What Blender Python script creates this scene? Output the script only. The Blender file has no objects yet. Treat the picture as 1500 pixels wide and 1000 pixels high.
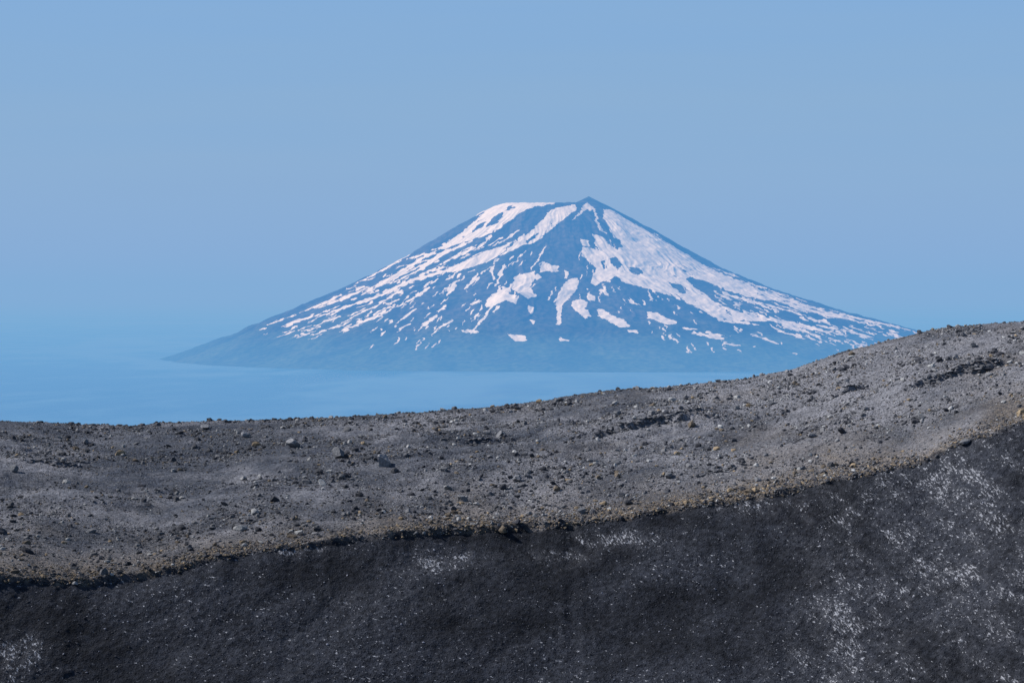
import bpy, bmesh, math, numpy as np
from mathutils import Vector
rng = np.random.default_rng(7)
F = 3500.0; HZ = 433.0; SEA = -943.0
scene = bpy.context.scene

# ------------------------------------------------------------ noise helpers
def _hash(ix, iy, seed):
    h = (ix.astype(np.int64)*374761393 + iy.astype(np.int64)*668265263 + seed*1274126177) & 0x7fffffff
    h = ((h ^ (h >> 13))*1274126177) & 0x7fffffff
    h = h ^ (h >> 16)
    return (h & 0xffffff)/float(0xffffff)
def vnoise(x, y, seed=0):
    x0 = np.floor(x); y0 = np.floor(y)
    fx = x-x0; fy = y-y0
    fx = fx*fx*fx*(fx*(fx*6-15)+10); fy = fy*fy*fy*(fy*(fy*6-15)+10)
    a = _hash(x0, y0, seed); b = _hash(x0+1, y0, seed)
    c = _hash(x0, y0+1, seed); d = _hash(x0+1, y0+1, seed)
    return (a*(1-fx)+b*fx)*(1-fy)+(c*(1-fx)+d*fx)*fy*1.0
def fbm(x, y, oct=4, seed=0, gain=0.5):
    s = 0; a = 1.0; t = 0
    for i in range(oct):
        c, sn = math.cos(0.6*i), math.sin(0.6*i)
        s = s + a*vnoise((x*c-y*sn)*2**i+17.3*i, (x*sn+y*c)*2**i+9.1*i, seed+i); t += a; a *= gain
    return s/t*2-1
def ridged(x, y, oct=3, seed=0):
    s = 0; a = 1.0; t = 0
    for i in range(oct):
        s = s + a*(1-np.abs(vnoise(x*2**i+5.1*i, y*2**i+3.7*i, seed+i)*2-1)); t += a; a *= .5
    return s/t
def sstep(e0, e1, x):
    t = np.clip((x-e0)/(e1-e0), 0, 1); return t*t*(3-2*t)

def make_mesh(name, verts, faces, smooth=True):
    me = bpy.data.meshes.new(name)
    n = faces.shape[1]
    me.vertices.add(len(verts)); me.vertices.foreach_set("co", verts.astype(np.float32).ravel())
    me.loops.add(faces.size); me.loops.foreach_set("vertex_index", faces.astype(np.int32).ravel())
    me.polygons.add(len(faces))
    me.polygons.foreach_set("loop_start", np.arange(0, faces.size, n, dtype=np.int32))
    me.polygons.foreach_set("loop_total", np.full(len(faces), n, dtype=np.int32))
    me.polygons.foreach_set("use_smooth", np.full(len(faces), smooth, dtype=bool))
    me.update(calc_edges=True)
    ob = bpy.data.objects.new(name, me); scene.collection.objects.link(ob)
    return ob
def grid_faces(nr, nc):
    i = np.arange((nr-1)*(nc-1)); r = i//(nc-1); c = i % (nc-1)
    a = r*nc+c
    return np.stack([a, a+1, a+nc+1, a+nc], 1)
def color_attr(ob, name, arr4):
    at = ob.data.attributes.new(name, 'FLOAT_COLOR', 'POINT')
    at.data.foreach_set("color", arr4.astype(np.float32).ravel())

# ------------------------------------------------------------ node helpers
class NT:
    def __init__(s, name):
        s.m = bpy.data.materials.new(name); s.m.use_nodes = True
        s.t = s.m.node_tree; s.t.nodes.clear()
    def n(s, typ, **kw):
        nd = s.t.nodes.new(typ)
        for k, v in kw.items():
            if k.startswith('i_'): nd.inputs[k[2:].replace('_', ' ')].default_value = v
            else: setattr(nd, k, v)
        return nd
    def l(s, a, b): s.t.links.new(a, b)
    def math(s, op, a, b=None, c=None, clamp=False):
        nd = s.t.nodes.new('ShaderNodeMath'); nd.operation = op; nd.use_clamp = clamp
        for i, v in enumerate((a, b, c)):
            if v is None: continue
            if isinstance(v, (int, float)): nd.inputs[i].default_value = v
            else: s.l(v, nd.inputs[i])
        return nd.outputs[0]
    def rng(s, v, a, b, c=0.0, d=1.0):
        nd = s.t.nodes.new('ShaderNodeMapRange'); nd.interpolation_type = 'SMOOTHSTEP'
        s.l(v, nd.inputs[0])
        for i, q in enumerate((a, b, c, d)): nd.inputs[i+1].default_value = q
        return nd.outputs[0]
    def mix(s, f, a, b, mode='MIX'):
        nd = s.t.nodes.new('ShaderNodeMix'); nd.data_type = 'RGBA'; nd.blend_type = mode
        for sock, v in ((nd.inputs[0], f), (nd.inputs[6], a), (nd.inputs[7], b)):
            if isinstance(v, (int, float)): sock.default_value = v
            elif isinstance(v, tuple): sock.default_value = (*v, 1) if len(v) == 3 else v
            else: s.l(v, sock)
        return nd.outputs[2]
    def noise(s, vec, scale, detail=4, rough=.55, dist=0.0):
        nd = s.n('ShaderNodeTexNoise'); nd.inputs['Scale'].default_value = scale
        nd.inputs['Detail'].default_value = detail; nd.inputs['Roughness'].default_value = rough
        nd.inputs['Distortion'].default_value = dist
        s.l(vec, nd.inputs['Vector']); return nd.outputs[0]
    def mapping(s, vec, sc=(1, 1, 1), rot=(0, 0, 0)):
        nd = s.n('ShaderNodeMapping'); nd.inputs['Scale'].default_value = sc; nd.inputs['Rotation'].default_value = rot
        s.l(vec, nd.inputs['Vector']); return nd.outputs[0]
    def stretch(s, vec, rot, sc):
        a = s.mapping(vec, (1, 1, 1), rot)
        return s.mapping(a, sc)

# ============================================================ FOREGROUND RIDGE
sky_px = np.array([[-900,640],[-500,600],[-200,612],[0,617],[60,619],[180,624],[250,619],[400,615],[500,611],[600,605],[700,598],[760,592],[830,581],[900,572],
 [1000,565],[1100,554],[1150,544],[1200,527],[1250,512],[1300,499],[1370,482],[1430,476],[1500,472],[1700,455],[2000,470],[2500,520]], float)
edge_px = np.array([[-900,900],[-400,860],[0,843],[100,850],[200,840],[300,818],[380,805],[500,786],[600,776],[700,770],[800,766],[900,758],[1000,740],[1080,728],
 [1150,715],[1250,695],[1350,675],[1400,650],[1450,632],[1500,615],[1700,560],[2000,520],[2500,560]], float)
def curve(tab, depth, sm):
    p = np.linspace(tab[0,0], tab[-1,0], 3400); v = np.interp(p, tab[:,0], tab[:,1])
    k = np.hanning(sm); k /= k.sum()
    v = np.convolve(np.pad(v, (sm//2, sm//2), mode='edge'), k, mode='valid')[:len(p)]
    D = depth(p); x = (p-750)/F*D; z = -(v-HZ)/F*D
    return x, D, z
ex, ed, ez = curve(edge_px, lambda p: 300+12*np.sin((p-300)/420.0)+(p-750)*0.010, 61)
sx, sd, sz = curve(sky_px, lambda p: 405+14*np.sin((p+150)/380.0)+(p-750)*0.012, 61)
def edge_y(x, y):
    y0 = np.interp(x, ex, ed)
    w = 1.8*fbm(x/7.0, x*0+3.3, 4, 41)
    return y0+w*np.exp(-np.maximum(y0-y-1.5, 0)/4.0)

def H(x, y, detail=True):
    ye = edge_y(x, y); ze = np.interp(x, ex, ez)
    ys = np.interp(x, sx, sd); zs = np.interp(x, sx, sz)
    t = np.clip((y-ye)/(ys-ye), 0, 1)
    up = ze+(zs-ze)*(1-(1-t)**1.35)
    d2 = np.maximum(y-ys, 0)
    up = up-0.5*d2*d2/(d2+14)
    d = np.maximum(ye-y, 0)
    slope = 0.62
    drop = 0.15+0.45*sstep(-.1,.5,fbm(x/6, x*0+8, 3, 43))
    dn = ze-slope*d-drop*sstep(0.0, 0.7, d)
    gravel = sstep(-0.3, 0.6, y-ye)
    z = np.where(y >= ye, up, dn)
    mid = np.sin(np.pi*t)
    z = z+gravel*mid*(1.4*fbm(x/26, y/22, 3, 11)+0.6*fbm(x/7, y/9, 3, 12))
    z = z+gravel*0.24*fbm(x/3.2, y/3.6, 3, 15)
    tr = fbm(x/30+4, y/9, 3, 71)
    z = z+gravel*mid*0.40*sstep(0.02, 0.08, tr)
    # dark slope relief: hollows and spurs, furrows only on the right part
    dk = sstep(0.5, 5, d)
    u = x+0.9*d
    rt = sstep(15, 45, x)
    z = z+dk*(1.3*fbm(x/20+d/26, d/14, 3, 21)+0.30*fbm(x/4.5+d/12, d/4.5, 5, 24, .6)+rt*(.30*fbm(u/4.0, (d-.5*x)/9.0, 4, 22, .6)+.10*fbm(u/1.5, (d-.5*x)/5.0, 3, 23)))
    if detail:
        z = z+gravel*(0.11*fbm(x/0.9, y/1.1, 3, 31))+(1-gravel)*(0.13*fbm(x/0.8, d/0.8, 3, 32))
    for (px, py, wpx, hh) in LED:
        dx = (x-px)/wpx
        yl = py+0.9*fbm(x/2.5, x*0, 3, int(abs(px))+50)+0.10*(x-px)
        z = z+hh*np.exp(-dx**4)*sstep(-0.25, 0.1, y-yl)*np.exp(-np.maximum(y-yl, 0)/5.0)
    # crater floor and the viewer's own rim
    z = np.where(y < ye, np.maximum(z, -115+3*fbm(x/30, y/30, 3, 5)), z)
    near = -1.75-np.maximum(y-2, 0)*0.9
    z = np.maximum(z, near)
    return np.maximum(z, SEA-30)
LED = []
def locate(px, py):
    a = (px-750)/F
    y = np.linspace(262, 430, 4000); x = a*y
    z = H(x, y, False); s = HZ-F*z/y
    i = np.argmax(s <= py)
    return float(x[i]), float(y[i]), float(z[i])
led = []
for (px, py, w, hh) in [(945,624,10.5,1.15),(985,614,6,.6),(1390,554,7.5,0.95),(1440,543,4,.7),(1238,574,3.0,0.6),(80,680,5,0.45),(700,650,3,.3),(1060,690,5,.3)]:
    X, Y, Z = locate(px, py); led.append((X, Y, w, hh))
LED = led

xs = np.concatenate([np.linspace(-420,-95,60)[:-1], np.arange(-95, 100, 0.115), np.linspace(100,420,60)[1:]])
ysr = np.concatenate([np.linspace(-60,3,12)[:-1], np.linspace(3,250,70)[:-1], np.arange(250,268,0.4), np.arange(268,318,0.11), np.arange(318,440,0.24),
                      440*np.exp(np.linspace(0, math.log(3200/440), 140))[1:]])
X, Y = np.meshgrid(xs, ysr)
Z = H(X, Y)
V = np.stack([X.ravel(), Y.ravel(), Z.ravel()], 1)
ridge = make_mesh("volcanic_ridge_terrain", V, grid_faces(len(ysr), len(xs)))
ye = edge_y(X, Y)
dd = Y-ye
dn = dd+0.9*fbm(X/1.3, Y/1.0, 4, 61)
zone = sstep(-0.7, 0.35, dn)
bw = 4.5+4.0*fbm(X/14, X*0+2, 3, 63)
brown = np.exp(-(np.maximum(dd-.5,0)/np.maximum(bw*2.4,2.)))*sstep(-1.2, 0, dn)
brown = brown*(0.85+0.8*fbm(X/6, Y/6, 3, 62))+.25*sstep(.1,.6,fbm(X/12, Y/16, 3, 66))*sstep(-20,30,X)
fleck = np.zeros_like(X)
for (px, py, rx, ry, am) in [(640,825,6,2.4,1.),(905,790,6,2.2,1.),(1400,850,7,6,1.),(1230,905,4,5,1.),(1400,700,9,5,.75),(820,815,5,2,.8),
                             (1470,760,4,4,1.),(420,808,6,1,.9),(20,965,3,5,1.),(1160,970,5,4,.5),(1330,780,9,5,.6),(1090,740,10,2,.7),(560,880,9,3,.3),(1240,940,2.5,4,.8),(1340,870,3,6,.8)]:
    lx, ly, lz = locate(px, py)
    ddx = X-lx; ddz = Z-lz
    q = np.exp(-(np.abs(ddx)/rx)**2-(ddz/(ry*.55))**2)
    fleck = np.maximum(fleck, am*q)
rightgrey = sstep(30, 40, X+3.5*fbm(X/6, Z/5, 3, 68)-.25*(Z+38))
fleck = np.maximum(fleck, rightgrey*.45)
fu = X+1.2*Z
fleck = np.clip(fleck*(1.05+1.3*fbm(fu/1.6, (Z-.5*X)/4.5, 4, 65, .6)+1.0*fbm(X/1.2, Z/.9, 3, 69)), 0, 1)
tone = 0.46+0.62*fbm(X/18, Y/22, 4, 81)+.40*fbm(X/4, Y/5, 3, 83)
tone = tone+0.42*sstep(-55, 55, X)-.22  # sunlit right side: brightening towards the right put into the gravel colour
color_attr(ridge, "zone", np.stack([zone, np.clip(brown,0,1), fleck, np.clip(tone,0,1)], -1).reshape(-1,4))

m = NT("volcanic_ridge_ground")
at = m.n('ShaderNodeAttribute', attribute_name="zone")
sep = m.n('ShaderNodeSeparateColor'); m.l(at.outputs['Color'], sep.inputs[0])
zoneS, brownS, fleckS, toneS = sep.outputs[0], sep.outputs[1], sep.outputs[2], at.outputs['Alpha']
geo = m.n('ShaderNodeNewGeometry'); P = geo.outputs['Position']
n_f = m.noise(P, 2.2, 6, .75); n_m = m.noise(P, .35, 5, .6); n_l = m.noise(m.mapping(P, (.05,.10,.1)), 1.0, 4, .6)
vor = m.n('ShaderNodeTexVoronoi'); vor.inputs['Scale'].default_value = 3.2; m.l(P, vor.inputs['Vector'])
peb = m.rng(vor.outputs['Distance'], .05, .5, 1, 0)
vsep = m.n('ShaderNodeSeparateColor'); m.l(vor.outputs['Color'], vsep.inputs[0])
g = m.mix(m.rng(toneS, .10, .90), (.058,.066,.086), (.228,.226,.246))
g = m.mix(m.math('MULTIPLY', m.rng(n_m, .42, .62), .35), g, (.115,.112,.116))
g = m.mix(m.math('MULTIPLY', m.rng(n_l, .5, .66), .4), g, (.225,.226,.25))
g = m.mix(1.0, g, m.mix(m.rng(n_f, .32, .68), (.38,.38,.39), (1.55,1.55,1.55)), 'MULTIPLY')
g = m.mix(m.math('MULTIPLY', m.rng(vsep.outputs[0], .80, .92), m.math('MULTIPLY', peb, .75)), g, (.36,.35,.345))
g = m.mix(m.math('MULTIPLY', m.rng(vsep.outputs[2], .78, .9), m.math('MULTIPLY', peb, .75)), g, (.035,.036,.042))
br = m.mix(vsep.outputs[1], (.075,.058,.044), (.27,.205,.135))
g = m.mix(m.math('MULTIPLY', brownS, m.rng(n_f, .35, .6, .35, .85)), g, br)
# dark slope
dk_n = m.noise(m.mapping(P, (1.0,.8,1.5), (0,.5,0)), 1.4, 7, .75)
dk_l = m.noise(m.mapping(P, (.055,.05,.12), (0,.4,0)), 1.0, 5, .6)
dk = m.mix(m.rng(dk_n, .33, .70), (.008,.0092,.013), (.039,.043,.055))
dk = m.mix(1.0, dk, m.mix(m.rng(dk_l, .38, .62), (.48,.50,.55), (1.4,1.4,1.42)), 'MULTIPLY')
dk = m.mix(m.math('MULTIPLY', fleckS, m.rng(dk_n, .35, .65, .15, .6)), dk, (.090,.092,.105))
st = m.noise(m.stretch(P, (0,math.radians(30),0), (4.5,1.5,1.2)), 1.0, 4, .65)
thr = m.math('SUBTRACT', .73, m.math('MULTIPLY', fleckS, .20))
fl = m.math('MULTIPLY', m.math('SUBTRACT', st, thr), 16, clamp=True)
n_sp = m.noise(m.stretch(P, (0,-.35,0), (1.0,1.2,2.6)), 1.5, 3, .65)
thr2 = m.math('SUBTRACT', .695, m.math('MULTIPLY', m.rng(dk_l,.38,.62), .055))
thr2 = m.math('SUBTRACT', thr2, m.math('MULTIPLY', fleckS, .04))
fl2 = m.math('MULTIPLY', m.math('SUBTRACT', n_sp, thr2), 26, clamp=True)
fl = m.math('MAXIMUM', m.math('MULTIPLY', fl, .9), fl2)
dk = m.mix(m.math('MULTIPLY', fl, m.rng(n_f, .3, .6, .5, 1.0)), dk, (.46,.465,.50))
col = m.mix(zoneS, dk, g)
bs = m.n('ShaderNodeBsdfPrincipled'); bs.inputs['Roughness'].default_value = .95; bs.inputs['Specular IOR Level'].default_value = .2
m.l(col, bs.inputs['Base Color'])
hgt = m.math('ADD', m.math('MULTIPLY', n_f, .6), m.math('MULTIPLY', peb, .22))
bp = m.n('ShaderNodeBump'); bp.inputs['Strength'].default_value = 1.0; bp.inputs['Distance'].default_value = .5
m.l(hgt, bp.inputs['Height']); m.l(bp.outputs[0], bs.inputs['Normal'])
out = m.n('ShaderNodeOutputMaterial'); m.l(bs.outputs[0], out.inputs[0])
ridge.data.materials.append(m.m)

# ------------------------------------------------------------ stones
def proto(sub, k, amp):
    P = []
    for i in range(k):
        bm = bmesh.new(); bmesh.ops.create_icosphere(bm, subdivisions=sub, radius=1)
        v = np.array([q.co[:] for q in bm.verts]); f = np.array([[w.index for w in p.verts] for p in bm.faces])
        bm.free()
        for j in range(9):
            n = rng.normal(size=3); n /= np.linalg.norm(n); h = rng.uniform(.45, .85)
            dist = v@n; ov = np.maximum(dist-h, 0); v = v-ov[:, None]*n
        v = v*(1+amp*rng.normal(size=(len(v),1)))
        P.append(v)
    return np.array(P), f
stone_mat = NT("volcanic_stone")
sm_ = stone_mat
a = sm_.n('ShaderNodeAttribute', attribute_name="tint"); ge = sm_.n('ShaderNodeNewGeometry')
nn = sm_.noise(ge.outputs['Position'], 5, 5, .7)
c = sm_.mix(1.0, a.outputs['Color'], sm_.mix(sm_.rng(nn, .3, .7), (.6,.6,.6), (1.35,1.35,1.35)), 'MULTIPLY')
b = sm_.n('ShaderNodeBsdfPrincipled'); b.inputs['Roughness'].default_value = .9; b.inputs['Specular IOR Level'].default_value = .25
sm_.l(c, b.inputs['Base Color'])
bb = sm_.n('ShaderNodeBump'); bb.inputs['Strength'].default_value = .7; bb.inputs['Distance'].default_value = .06
sm_.l(nn, bb.inputs['Height']); sm_.l(bb.outputs[0], b.inputs['Normal'])
o = sm_.n('ShaderNodeOutputMaterial'); sm_.l(b.outputs[0], o.inputs[0])

def stones(name, pos, size, tint, sub, k=14, amp=.05, flat=(.45,.85)):
    PR, f = proto(sub, k, amp)
    n = len(pos); idx = rng.integers(0, k, n); nv = PR.shape[1]
    v = PR[idx]
    ang = rng.uniform(0, 2*np.pi, n); tl = rng.normal(0, .35, n)
    sc = np.stack([rng.uniform(.8,1.35,n), rng.uniform(.7,1.1,n), rng.uniform(flat[0],flat[1],n)], 1)*size[:, None]
    v = v*sc[:, None, :]
    ca, sa = np.cos(tl)[:, None], np.sin(tl)[:, None]
    v = np.stack([v[..., 0]*ca-v[..., 2]*sa, v[..., 1], v[..., 0]*sa+v[..., 2]*ca], -1)
    ca, sa = np.cos(ang)[:, None], np.sin(ang)[:, None]
    v = np.stack([v[..., 0]*ca-v[..., 1]*sa, v[..., 0]*sa+v[..., 1]*ca, v[..., 2]], -1)
    v = v+pos[:, None, :]
    faces = (f[None]+(np.arange(n)*nv)[:, None, None]).reshape(-1, 3)
    ob = make_mesh(name, v.reshape(-1, 3), faces, smooth=False)
    t4 = np.ones((n, nv, 4)); t4[..., :3] = tint[:, None, :]
    color_attr(ob, "tint", t4.reshape(-1, 4))
    ob.data.materials.append(stone_mat.m)
    return ob
def tints(n, x, y, brownness):
    base = np.array([[.050,.051,.060],[.105,.104,.112],[.18,.177,.183],[.36,.355,.35],[.15,.12,.09],[.28,.21,.135]])
    p = np.array([.34,.24,.20,.13,.055,.035])
    i = rng.choice(6, n, p=p)
    bi = rng.random(n) < brownness*.55
    i[bi] = rng.choice([1,4,5,0], bi.sum(), p=[.20,.35,.23,.22])
    sh = (0.70+0.38*sstep(-55, 45, x))[:, None]  # stone tints carry the same left-dim, right-sunlit gradient as the ground
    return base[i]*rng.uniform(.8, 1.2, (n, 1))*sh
def scatter(n, smin, smax, power, clump, thin=0.0):
    x = rng.uniform(-95, 100, n*4)
    ye = np.interp(x, ex, ed)+1.8*fbm(x/7.0, x*0+3.3, 4, 41); ys_ = np.interp(x, sx, sd)
    t = rng.random(len(x)); y = ye-0.6+(ys_+3-ye)*t
    dens = 0.42-thin+0.75*fbm(x/9, y/9, 4, 91, .6)*clump+0.35*np.exp(-((y-ye)/6)**2)+.10*t
    k = rng.random(len(x)) < dens
    x, y, ye = x[k][:n], y[k][:n], ye[k][:n]
    n = len(x)
    s = smin*(1-rng.random(n)*(1-(smin/smax)**power))**(-1/power)
    z = H(x, y)+s*0.22
    return np.stack([x, y, z], 1), s, tints(n, x, y, np.exp(-((y-ye)/9)**2))
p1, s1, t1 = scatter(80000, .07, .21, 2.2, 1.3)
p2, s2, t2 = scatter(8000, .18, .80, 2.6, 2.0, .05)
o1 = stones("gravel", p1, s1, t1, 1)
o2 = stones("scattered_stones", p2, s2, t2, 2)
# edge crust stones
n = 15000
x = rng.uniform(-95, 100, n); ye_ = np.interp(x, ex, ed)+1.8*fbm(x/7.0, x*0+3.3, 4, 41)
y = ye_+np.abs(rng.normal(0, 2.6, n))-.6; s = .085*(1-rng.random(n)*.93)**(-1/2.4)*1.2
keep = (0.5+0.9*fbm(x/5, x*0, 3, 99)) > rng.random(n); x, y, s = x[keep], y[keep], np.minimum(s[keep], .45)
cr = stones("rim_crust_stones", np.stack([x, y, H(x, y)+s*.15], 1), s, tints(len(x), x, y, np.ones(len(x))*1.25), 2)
# stones on dark slope
n = 5500
x = rng.uniform(-60, 70, n); y = np.interp(x, ex, ed)-1-rng.random(n)*28
s = .06*(1-rng.random(n)*.95)**(-1/2.6); s = np.minimum(s, .28)
stones("slope_stones", np.stack([x, y, H(x, y)+s*.1], 1), s, np.array([.07,.072,.085])*rng.uniform(.3,1,(n,1))*rng.choice([1,1,1,1,4.5],(n,1)), 1)

# named boulders
for (px, py, spx) in [(430,655,9),(495,671,11),(563,682,11),(757,705,9),(677,734,8),(733,640,6),(1347,614,7),(1415,651,6),(1080,600,5),(300,628,5),(1240,560,5),
                      (360,640,6),(905,608,5),(1190,640,5),(980,700,6),(650,690,5),(20,690,7),(1425,507,4),(1130,592,5),(852,752,7),(1110,705,5)]:
    X0, Y0, Z0 = locate(px, py)
    r = spx/F*Y0*1.25
    g_ = rng.uniform(.14,.23)
    stones("boulder", np.array([[X0, Y0, Z0+r*.45]]), np.array([r]), np.array([[g_, g_, g_*1.05]]), 3, k=1, amp=.03, flat=(.6,.9))
# ledge outcrops
for (lx, ly, w, hh) in LED:
    n = int(w*13)
    x = lx+rng.normal(0, w*.55, n); y = ly+0.9*fbm(x/2.5, x*0, 3, int(abs(lx))+50)+0.10*(x-lx)+rng.normal(0, .3, n)
    s = (rng.uniform(.18, .65, n)*np.exp(-((x-lx)/w)**2)+.08)*min(1, .5+hh*.5)
    z = H(x, y)+rng.uniform(-.1,.15,n)
    tn = np.array([.11,.109,.116])*rng.uniform(.6,2.1,(n,1))
    stones("rock_outcrop", np.stack([x,y,z],1), s, tn, 2, flat=(.25,.5))

# ============================================================ VOLCANO
CX, CY = 617.0, 36000.0; M = CY/F
Lt = np.array([[0,134],[60,135],[75,135],[110,117],[170,81],[230,46],[310,8],[380,-23],[460,-57],[558,-92],[640,-102],[900,-110]], float)
Rt = np.array([[0,134],[45,136],[60,136],[90,125],[150,93],[200,64],[260,33],[340,3],[430,-24],[530,-50],[640,-80],[690,-95],[900,-110]], float)
Ft = np.array([[0,134],[55,134],[70,132],[110,113],[170,80],[230,46],[310,8],[390,-26],[480,-58],[600,-88],[640,-93],[700,-102],[900,-110]], float)
QC = (-20.0, 32300.0)
def VH(x, y):
    dx, dy = x-CX, y-CY
    r = np.hypot(dx, dy); th = np.arctan2(dy, dx)
    rp = r/M*(1+.025*fbm(np.cos(th)*3, np.sin(th)*3, 3, 201))
    w = dx/np.maximum(r, 1)
    wl, wr = np.clip(-w, 0, 1)**1.3, np.clip(w, 0, 1)**1.3
    wf = np.maximum(1-wl-wr, 0); sw = wl+wr+wf
    def sm(tab):
        return (np.interp(rp-9, tab[:,0], tab[:,1])+np.interp(rp, tab[:,0], tab[:,1])+np.interp(rp+9, tab[:,0], tab[:,1]))/3
    z = (wl*sm(Lt)+wr*sm(Rt)+wf*sm(Ft))/sw*M
    z = z-110*np.exp(-((dx+20)**2+(dy-60)**2)/(330.0**2))
    z = z+24*fbm(x/120, y/120, 3, 211)*np.exp(-(r/900)**2)
    px_, py_ = (862-750)*M, CY-60
    dp = np.hypot(x-px_, (y-py_)*.9)
    pk = 1492-0.50*dp-0.03*np.minimum(dp, 90)-.00028*np.maximum(dp-250, 0)**2
    k = 14.0
    z = np.where(pk > z-200, k*np.logaddexp(np.clip(z/k,-500,500), np.clip(pk/k,-500,500)), z)
    amp = sstep(450, 1500, r)*(1-.5*sstep(4500, 6300, r))
    wx = fbm(x/700, y/700, 3, 221); wy = fbm(x/350, y/350, 3, 226)
    rav = ridged(th*8+0.9*wx, r/3200+.5*wy, 3, 222)-.6
    rav2 = ridged(th*20+1.6*wx+.5*wy, r/1500, 3, 224)-.6
    z = z+amp*(50*rav+24*rav2)+amp*28*fbm(x/300, y/300, 5, 225)
    qx, qy = QC
    dq = np.hypot(x-qx, y-qy)
    z = z+150*np.exp(-(dq/330)**2)*(1-.25*np.exp(-(dq/80)**2))
    z = z+6*fbm(x/90, y/90, 2, 230)*sstep(SEA, SEA+60, z)
    return z
vx = np.concatenate([np.linspace(-9500,-6100,60)[:-1], np.arange(-6100, 8000, 9.5), np.linspace(8000,9800,40)[1:]])
vy = np.concatenate([np.arange(28600, 36900, 12.5), np.linspace(36900, 44500, 150)[1:]])
X, Y = np.meshgrid(vx, vy); Z = VH(X, Y)
vol = make_mesh("snowy_volcano", np.stack([X.ravel(), Y.ravel(), Z.ravel()], 1), grid_faces(len(vy), len(vx)))

# ---- snow cover map (drawn over the mountain's lateral / elevation extent and stored on its surface)
S = 2; x0, y0, x1, y1 = 200, 280, 1500, 560
W_, H_ = (x1-x0)*S, (y1-y0)*S
R = np.zeros((H_, W_), np.float32)
def poly(pts, val=1.0):
    p = (np.array(pts, float)-[x0, y0])*S
    a0 = np.maximum(np.floor(p.min(0)).astype(int)-1, 0); a1 = np.minimum(np.ceil(p.max(0)).astype(int)+2, [W_, H_])
    gx, gy = np.meshgrid(np.arange(a0[0], a1[0])+.5, np.arange(a0[1], a1[1])+.5)
    ins = np.zeros(gx.shape, bool); n = len(p)
    for i in range(n):
        (ax, ay), (bx, by) = p[i], p[(i+1) % n]
        if ay == by: continue
        c_ = ((ay > gy) != (by > gy)) & (gx < (bx-ax)*(gy-ay)/(by-ay)+ax)
        ins ^= c_
    sub = R[a0[1]:a1[1], a0[0]:a1[0]]; sub[ins] = val
def stroke(pts, w0, w1=None, val=1.0):
    w1 = w0 if w1 is None else w1
    pts = np.array(pts, float); seg = np.hypot(*np.diff(pts, axis=0).T); L = seg.sum()
    cum = np.concatenate([[0], np.cumsum(seg)]); k = max(int(L*1.5), 2); q = np.linspace(0, L, k)
    xx = np.interp(q, cum, pts[:,0]); yy = np.interp(q, cum, pts[:,1])
    ph = rng.uniform(0, 6)
    for i in range(k):
        f_ = i/(k-1); w = (w0+(w1-w0)*f_)*(.55+.45*math.sin(math.pi*min(max(f_,.06),.94)))*(1+.35*math.sin(q[i]*.45+ph))
        r = max(w*S/2, .8); cx, cy = (xx[i]-x0)*S, (yy[i]-y0)*S
        ax, bx = int(cx-r), int(cx+r)+2; ay, by = int(cy-r), int(cy+r)+2
        if ax < 0 or ay < 0 or bx >= W_ or by >= H_: continue
        gx, gy = np.meshgrid(np.arange(ax, bx), np.arange(ay, by))
        mk = (gx-cx)**2+(gy-cy)**2 <= r*r
        R[ay:by, ax:bx][mk] = val
# left crown snow
poly([(733,288),(760,286),(815,286),(815,298),(796,301),(776,304),(760,314),(745,326),(728,338),(708,346),(684,353),(655,364),(640,366),(662,350),(684,334),(700,320),(714,307)])
poly([(722,318),(735,311),(738,318),(724,330),(712,332)], 0); poly([(700,330),(712,324),(706,334),(690,342)], 0); poly([(742,303),(752,301),(748,308),(740,310)], 0)
poly([(818,304),(842,300),(845,306),(828,320),(806,338),(786,354),(764,360),(742,371),(716,383),(690,391),(662,399),(646,400),(668,388),(694,378),(722,366),(742,357),(770,346),(790,328),(806,311)])
poly([(775,350),(790,340),(784,350),(768,357)], 0)
# peak streaks
poly([(860,297),(865,300),(869,306),(866,310),(860,306),(853,310),(848,312),(853,304)])
stroke([(868,304),(874,316),(876,328)], 3, 2); stroke([(852,310),(838,322)], 2.5, 1.5); stroke([(873,322),(880,335),(888,342)], 4, 3)
# big right snowfield
poly([(884,306),(896,308),(925,326),(950,340),(985,360),(1012,377),(1040,394),(1080,412),(1112,425),(1148,440),(1122,440),(1085,430),(1050,417),(1012,406),(1004,408),(1018,421),
      (1040,436),(1064,451),(1092,460),(1134,470),(1104,470),(1068,468),(1046,463),(1020,449),(990,436),(962,427),(940,420),(916,415),(903,404),(893,413),(884,412),(872,418),(864,414),(869,402),(874,392),
      (863,384),(852,374),(853,362),(866,365),(878,368),(872,355),(868,343),(882,346),(892,358),(904,366),(908,358),(899,346),(893,334),(884,320)])
poly([(893,378),(903,376),(912,388),(905,396),(896,388)], 0); poly([(921,391),(934,392),(944,401),(934,403),(924,398)], 0); poly([(899,348),(908,350),(913,362),(906,362)], 0)
poly([(978,412),(996,418),(1010,430),(1000,430),(984,420)], 0); poly([(880,384),(886,380),(890,392),(884,396)], 0)
poly([(850,350),(862,352),(864,362),(853,360)])
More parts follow.
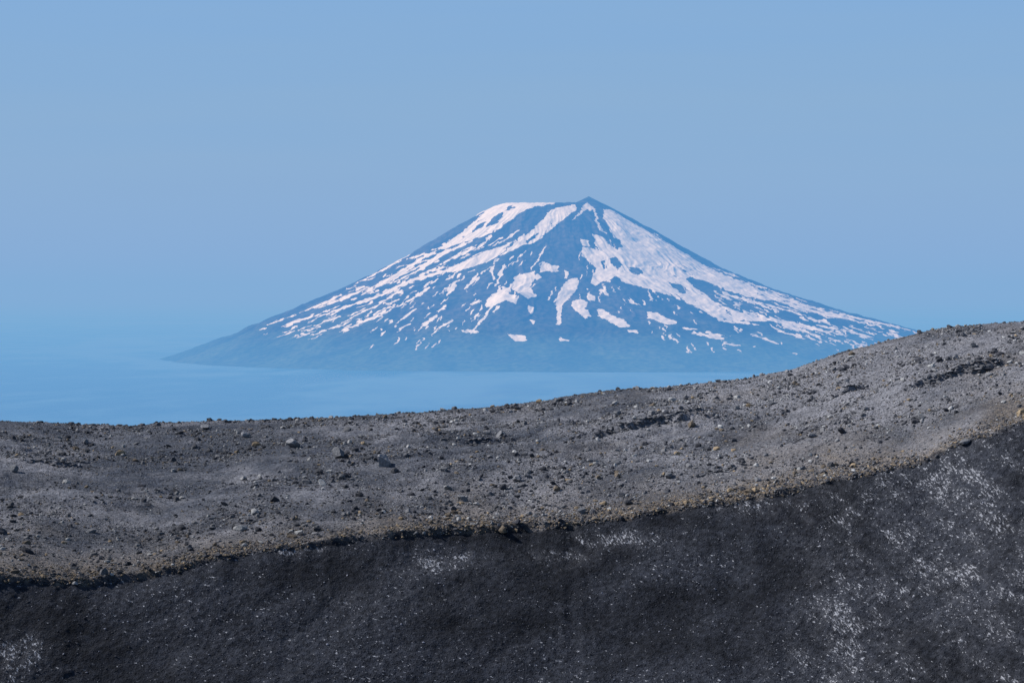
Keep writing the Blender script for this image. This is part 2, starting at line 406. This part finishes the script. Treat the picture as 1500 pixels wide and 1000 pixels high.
# mid patches
poly([(754,406),(772,400),(784,396),(782,410),(777,422),(786,434),(774,438),(762,430),(750,424)]); poly([(789,386),(796,382),(806,388),(820,390),(816,398),(803,397),(792,399)])
poly([(722,432),(734,424),(744,430),(756,434),(757,446),(742,439),(726,446),(712,450),(712,440)]); poly([(788,400),(794,406),(788,410),(780,406)])
poly([(738,420),(748,424),(745,430),(735,428)])
poly([(832,410),(846,407),(849,417),(840,430),(827,443),(821,458),(822,476),(816,476),(815,452),(817,434),(823,420)]); poly([(828,396),(834,399),(831,408),(826,408)])
poly([(838,441),(850,437),(861,443),(857,452),(867,463),(857,466),(846,456),(838,450)]); poly([(875,453),(884,453),(896,463),(915,469),(923,478),(910,480),(892,471),(877,464)])
poly([(948,457),(962,459),(992,471),(988,476),(968,472),(950,465)]); poly([(862,430),(873,435),(872,441),(862,438)])
poly([(773,448),(784,451),(780,460),(774,457)]); poly([(743,489),(768,492),(772,499),(756,500)]); poly([(775,468),(783,470),(781,476)])
stroke([(728,380),(720,396),(724,408)], 5, 3); stroke([(739,388),(733,402),(726,420)], 5, 2); stroke([(720,448),(704,472),(690,488)], 3, 3); stroke([(700,402),(680,424)], 5, 3)
stroke([(664,418),(655,432)], 7, 4); stroke([(640,462),(618,478)], 5, 4); stroke([(662,470),(640,482)], 4, 2); stroke([(683,482),(700,486),(676,484)], 3, 3)
stroke([(820,496),(832,499)], 4); stroke([(920,484),(934,487)], 4); stroke([(1016,487),(1040,492),(1060,496)], 5, 3); stroke([(1100,489),(1140,503)], 3, 2); stroke([(920,440),(934,446)], 4,2)
stroke([(690,445),(706,440)],3,2); stroke([(880,425),(892,432)],3,2); stroke([(1000,480),(1024,483)],2.5,1.5); stroke([(1040,488),(1058,492)],4,3)
# long left flank streaks
for a_, w_ in [([(640,366),(610,384),(570,408),(530,428)],5),([(660,364),(620,388),(590,402)],4),([(646,398),(600,412),(548,436),(468,463)],7),([(600,394),(560,416),(530,430)],5),
           ([(690,352),(650,372),(610,398),(570,416)],5),([(600,372),(560,396),(520,416)],3),([(590,424),(550,448),(512,466)],3.5),([(540,420),(500,440),(462,452)],3),
           ([(720,345),(700,362),(664,378),(640,390)],5),([(740,362),(700,372),(676,384)],3),([(760,338),(742,350),(720,360)],4),([(560,462),(520,476)],3),([(630,420),(604,438)],3.5),
           ([(500,432),(470,446),(440,458)],3),([(480,470),(500,462)],3),([(610,452),(580,474)],3),([(530,474),(500,484)],2.5),([(600,474),(580,486)],2.5),([(450,466),(420,476)],2.5),
           ([(655,448),(640,456)],3.5),([(700,460),(692,470)],3),([(470,478),(440,486)],2)]:
    stroke(a_, w_, 1.5)
# long right flank streaks
for a_, w_ in [([(1040,396),(1100,420),(1170,445),(1230,462)],5),([(1080,416),(1140,440),(1200,458),(1290,478)],4),([(1060,430),(1120,446),(1180,462)],4),([(1010,395),(1070,425),(1120,440)],5),
           ([(1090,456),(1150,474),(1200,484)],4),([(1150,470),(1230,490)],3),([(1230,460),(1300,476),(1335,484)],3),([(1180,447),(1250,468)],3.5),([(1200,476),(1280,494)],2.5),
           ([(1130,468),(1190,490)],4),([(960,350),(1020,385),(1060,405)],8),([(1060,466),(1110,476)],4),([(1020,448),(1060,470),(1090,474)],6),([(1140,484),(1180,496)],3),([(1060,502),(1085,506)],2.5)]:
    stroke(a_, w_, 2)
def rand_strokes(n, box, apex, flat, lmin, lmax, wmin, wmax, val=1.0):
    for _ in range(n):
        px = rng.uniform(box[0], box[2]); py = rng.uniform(box[1], box[3])
        sil = np.interp(px, [240,350,430,500,580,640,700,735,862,900,960,1010,1070,1150,1240,1340,1450],[522,488,455,425,388,352,315,297,288,308,340,370,400,430,457,483,508])
        if py < sil+2 or py > sil+box[4]: continue
        dx, dy = px-apex[0], (py-apex[1])*flat; L = math.hypot(dx, dy); l = rng.uniform(lmin, lmax)
        dx, dy = dx/L*l, dy/L*l
        w = rng.uniform(wmin, wmax)
        stroke([(px, py), (px+dx*.5+rng.normal(0,1.), py+dy*.5+rng.normal(0,1.)), (px+dx, py+dy*.93)], w, w*.5, val)
# dark rock ribs cutting the snow fields along the fall line
rand_strokes(80, (640,300,820,400,90), (820,280), .85, 8, 26, 1.0, 2.4, 0.0)
rand_strokes(60, (980,350,1140,470,90), (865,300), .8, 8, 30, 1.0, 2.4, 0.0)
rand_strokes(340, (390,330,720,492,66), (810,290), .80, 5, 30, 1.2, 2.4)
rand_strokes(400, (1040,390,1380,512,54), (860,310), .85, 5, 30, 1.2, 2.4)
rand_strokes(150, (540,400,780,505,150), (810,250), 1.0, 3, 13, 1.4, 2.9)
rand_strokes(170, (800,420,1280,520,150), (840,250), .8, 2, 11, 1.4, 2.8)
rand_strokes(40, (850,340,960,440,150), (870,280), 1.0, 6, 16, 1.0, 2.6)
rand_strokes(40, (650,340,800,420,150), (830,290), .8, 6, 20, 1.0, 2.6)
k = np.array([1,2,1.])/4
for _ in range(1):
    Rp = np.pad(R, 1, mode='edge'); R = Rp[1:-1,:-2]*k[0]+Rp[1:-1,1:-1]*k[1]+Rp[1:-1,2:]*k[2]
    Rp = np.pad(R, 1, mode='edge'); R = Rp[:-2,1:-1]*k[0]+Rp[1:-1,1:-1]*k[1]+Rp[2:,1:-1]*k[2]
sp = 750+F*X/Y; tp = HZ-F*Z/Y
sp = sp+3.4*fbm(X/90, Y/80, 4, 301, .65); tp = tp+2.4*fbm(X/90+7, Y/80, 4, 302, .65)
fx = np.clip((sp-x0)*S, 0, W_-1.01); fy = np.clip((tp-y0)*S, 0, H_-1.01)
ix, iy = fx.astype(int), fy.astype(int); fx, fy = fx-ix, fy-iy
snow = (R[iy,ix]*(1-fx)+R[iy,ix+1]*fx)*(1-fy)+(R[iy+1,ix]*(1-fx)+R[iy+1,ix+1]*fx)*fy
th = np.arctan2(Y-CY, X-CX); rr = np.hypot(X-CX, Y-CY)
back = sstep(-150, 250, Y-CY)
bs_ = sstep(.05,.25, fbm(th*22, rr/1500, 4, 310)+.5-rr/5200)
pdx = np.hypot(X-(862-750)*M, Y-CY+60)
snow = snow*(1-back)+bs_*back*sstep(150,300,pdx)
elev = (Z-SEA)/2400
gully_shade = .5+.5*fbm(th*12+1.4*fbm(X/600, Y/600, 3, 333), rr/900, 5, 331, .6)  # radial streaks: shade of the gullies painted into rock and vegetation colour
color_attr(vol, "snow", np.stack([snow, elev, gully_shade, elev*0+1], -1).reshape(-1,4))

m = NT("volcano_rock_and_snow")
at = m.n('ShaderNodeAttribute', attribute_name="snow"); sep = m.n('ShaderNodeSeparateColor'); m.l(at.outputs['Color'], sep.inputs[0])
geo = m.n('ShaderNodeNewGeometry'); P = geo.outputs['Position']
n1 = m.noise(P, .012, 5, .6); n2 = m.noise(P, .0016, 4, .6); n3 = m.noise(P, .03, 4, .7)
rock = m.mix(m.rng(n1, .35, .65), (.024,.030,.040), (.060,.066,.075))
rock = m.mix(1.0, rock, m.mix(m.rng(sep.outputs[2], .30, .68), (.65,.65,.7), (1.5,1.45,1.4)), 'MULTIPLY')
veg = m.mix(m.rng(n1, .35, .65), (.034,.066,.042), (.066,.112,.068))
veg = m.mix(1.0, veg, m.mix(m.rng(sep.outputs[2], .30, .68), (.7,.7,.7), (1.25,1.25,1.25)), 'MULTIPLY')
vf = m.math('ADD', m.rng(sep.outputs[1], .0, .40, 1, 0), m.math('MULTIPLY', m.math('SUBTRACT', n2, .5), 1.6), clamp=True)
body = m.mix(vf, rock, veg)
sf = m.rng(m.math('ADD', sep.outputs[0], m.math('MULTIPLY', m.math('SUBTRACT', n3, .5), .75)), .26, .60)
scol = m.mix(m.rng(n1, .3, .7), (.72,.82,.90), (.82,.92,.98))
col = m.mix(sf, body, scol)
b = m.n('ShaderNodeBsdfPrincipled'); b.inputs['Roughness'].default_value = .9; b.inputs['Specular IOR Level'].default_value = .1
m.l(col, b.inputs['Base Color']); o = m.n('ShaderNodeOutputMaterial'); m.l(b.outputs[0], o.inputs[0])
vol.data.materials.append(m.m)

# ============================================================ SEA
xs_ = np.linspace(-220000, 220000, 60); ys_ = np.concatenate([np.linspace(-20000,60000,60), np.linspace(60000, 420000, 60)[1:]])
X, Y = np.meshgrid(xs_, ys_)
sea = make_mesh("sea", np.stack([X.ravel(), Y.ravel(), np.full(X.size, SEA)], 1), grid_faces(len(ys_), len(xs_)))
m = NT("sea_water")
geo = m.n('ShaderNodeNewGeometry'); P = geo.outputs['Position']
lane = m.noise(m.mapping(P, (.00016,.00008,0), (0,0,.15)), 1.0, 6, .62, 1.0)
fine = m.noise(m.mapping(P, (.0016,.0006,0), (0,0,-.1)), 1.0, 4, .6)
b = m.n('ShaderNodeBsdfPrincipled'); b.inputs['IOR'].default_value = 1.33
m.l(m.mix(m.rng(m.math('ADD', lane, m.math('MULTIPLY', fine, .35)), .56, .80), (.030,.14,.29), (.12,.28,.45)), b.inputs['Base Color'])
m.l(m.math('ADD', m.rng(lane, .42, .6, .22, .40), m.math('MULTIPLY', fine, .08)), b.inputs['Roughness'])
o = m.n('ShaderNodeOutputMaterial'); m.l(b.outputs[0], o.inputs[0]); sea.data.materials.append(m.m)

# ============================================================ HAZE (absorbing air volumes beyond the ridge; their emission stands in for scattered light)
def haze(name, z0_, z1_, sig, Hc, inset=0):
    dens = float(sig.max()*1.02)
    bm = bmesh.new(); bmesh.ops.create_cube(bm, size=1.0)
    for v in bm.verts:
        v.co.x *= 500000-inset; v.co.y = 2600+inset/20+(v.co.y+.5)*(440000-inset); v.co.z = z0_+(v.co.z+.5)*(z1_-z0_)
    me = bpy.data.meshes.new(name); bm.to_mesh(me); bm.free(); hz = bpy.data.objects.new(name, me); scene.collection.objects.link(hz)
    m = NT(name+"_air")
    ab = m.n('ShaderNodeVolumeAbsorption'); ab.inputs['Color'].default_value = (*[float(1-s/dens) for s in sig], 1); ab.inputs['Density'].default_value = dens
    em = m.n('ShaderNodeEmission'); e = sig*Hc; em.inputs['Color'].default_value = (*[float(v/e.max()) for v in e], 1); em.inputs['Strength'].default_value = float(e.max())
    ad = m.n('ShaderNodeAddShader'); m.l(ab.outputs[0], ad.inputs[0]); m.l(em.outputs[0], ad.inputs[1])
    o = m.n('ShaderNodeOutputMaterial'); m.l(ad.outputs[0], o.inputs['Volume']); me.materials.append(m.m)
haze("haze", -1100, 1900, -np.log(np.array([.76,.45,.25]))/33000.0, np.array([.225,.418,.680]))
haze("sea_level_haze", -1050, -480, -np.log(np.array([.82,.72,.66]))/13000.0, np.array([.215,.43,.71]), 900)

# ============================================================ LIGHT
sun_dir = Vector((-0.85, 0.05, 0.74)).normalized()
sl = bpy.data.lights.new("sun", 'SUN'); sl.energy = 4.8; sl.angle = math.radians(.5); sl.color = (1, .98, .955)
so = bpy.data.objects.new("sun", sl); scene.collection.objects.link(so)
so.rotation_euler = sun_dir.to_track_quat('Z', 'Y').to_euler()
w = bpy.data.worlds.new("World"); scene.world = w; w.use_nodes = True; t = w.node_tree; t.nodes.clear()
skyn = t.nodes.new('ShaderNodeTexSky'); skyn.sky_type = 'NISHITA'; skyn.sun_disc = False
skyn.sun_elevation = math.asin(sun_dir.z); skyn.sun_rotation = math.atan2(sun_dir.x, sun_dir.y); skyn.altitude = 900
tc = t.nodes.new('ShaderNodeTexCoord'); sx_ = t.nodes.new('ShaderNodeSeparateXYZ'); t.links.new(tc.outputs['Generated'], sx_.inputs[0])
def wramp(stops):
    r = t.nodes.new('ShaderNodeValToRGB'); el = r.color_ramp.elements
    el[0].position, el[0].color = stops[0][0], (*stops[0][1], 1); el[1].position, el[1].color = stops[-1][0], (*stops[-1][1], 1)
    for p_, c_ in stops[1:-1]:
        q = el.new(p_); q.color = (*c_, 1)
    return r
ST = .10
hr = wramp([(0.0,(.27,.42,.57)),(.05,(.275,.445,.62)),(.13,(.235,.42,.70)),(.3,(.17,.36,.72))])
mp = t.nodes.new('ShaderNodeMapping'); mp.inputs['Scale'].default_value = (2.5, 2.5, 26); t.links.new(tc.outputs['Generated'], mp.inputs[0])
wn = t.nodes.new('ShaderNodeTexNoise'); wn.inputs['Scale'].default_value = 1.6; wn.inputs['Detail'].default_value = 4; t.links.new(mp.outputs[0], wn.inputs['Vector'])
m1 = t.nodes.new('ShaderNodeMath'); m1.operation = 'MULTIPLY_ADD'; m1.inputs[1].default_value = .08; m1.inputs[2].default_value = -.04
t.links.new(wn.outputs[0], m1.inputs[0])
m2 = t.nodes.new('ShaderNodeMath'); m2.operation = 'ADD'; t.links.new(sx_.outputs[2], m2.inputs[0]); t.links.new(m1.outputs[0], m2.inputs[1])
t.links.new(m2.outputs[0], hr.inputs[0])
sc = t.nodes.new('ShaderNodeVectorMath'); sc.operation = 'SCALE'; sc.inputs['Scale'].default_value = 1/ST; t.links.new(hr.outputs[0], sc.inputs[0])
mr = t.nodes.new('ShaderNodeMapRange'); mr.interpolation_type = 'SMOOTHSTEP'; t.links.new(sx_.outputs[2], mr.inputs[0]); mr.inputs[1].default_value = .18; mr.inputs[2].default_value = .55
mx = t.nodes.new('ShaderNodeMix'); mx.data_type = 'RGBA'; t.links.new(mr.outputs[0], mx.inputs[0]); t.links.new(sc.outputs[0], mx.inputs[6]); t.links.new(skyn.outputs[0], mx.inputs[7])
bg = t.nodes.new('ShaderNodeBackground'); bg.inputs[1].default_value = ST; t.links.new(mx.outputs[2], bg.inputs[0])
wo = t.nodes.new('ShaderNodeOutputWorld'); t.links.new(bg.outputs[0], wo.inputs[0])

# ============================================================ CAMERA
cd = bpy.data.cameras.new("camera"); cd.sensor_width = 36; cd.lens = 36*F/1500; cd.clip_start = .5; cd.clip_end = 900000
co = bpy.data.objects.new("camera", cd); scene.collection.objects.link(co)
co.location = (0, 0, 0); co.rotation_euler = (math.radians(90)-math.atan((500-HZ)/F), 0, 0)
scene.camera = co
scene.view_settings.view_transform = 'Standard'; scene.view_settings.look = 'None'; scene.view_settings.exposure = 0
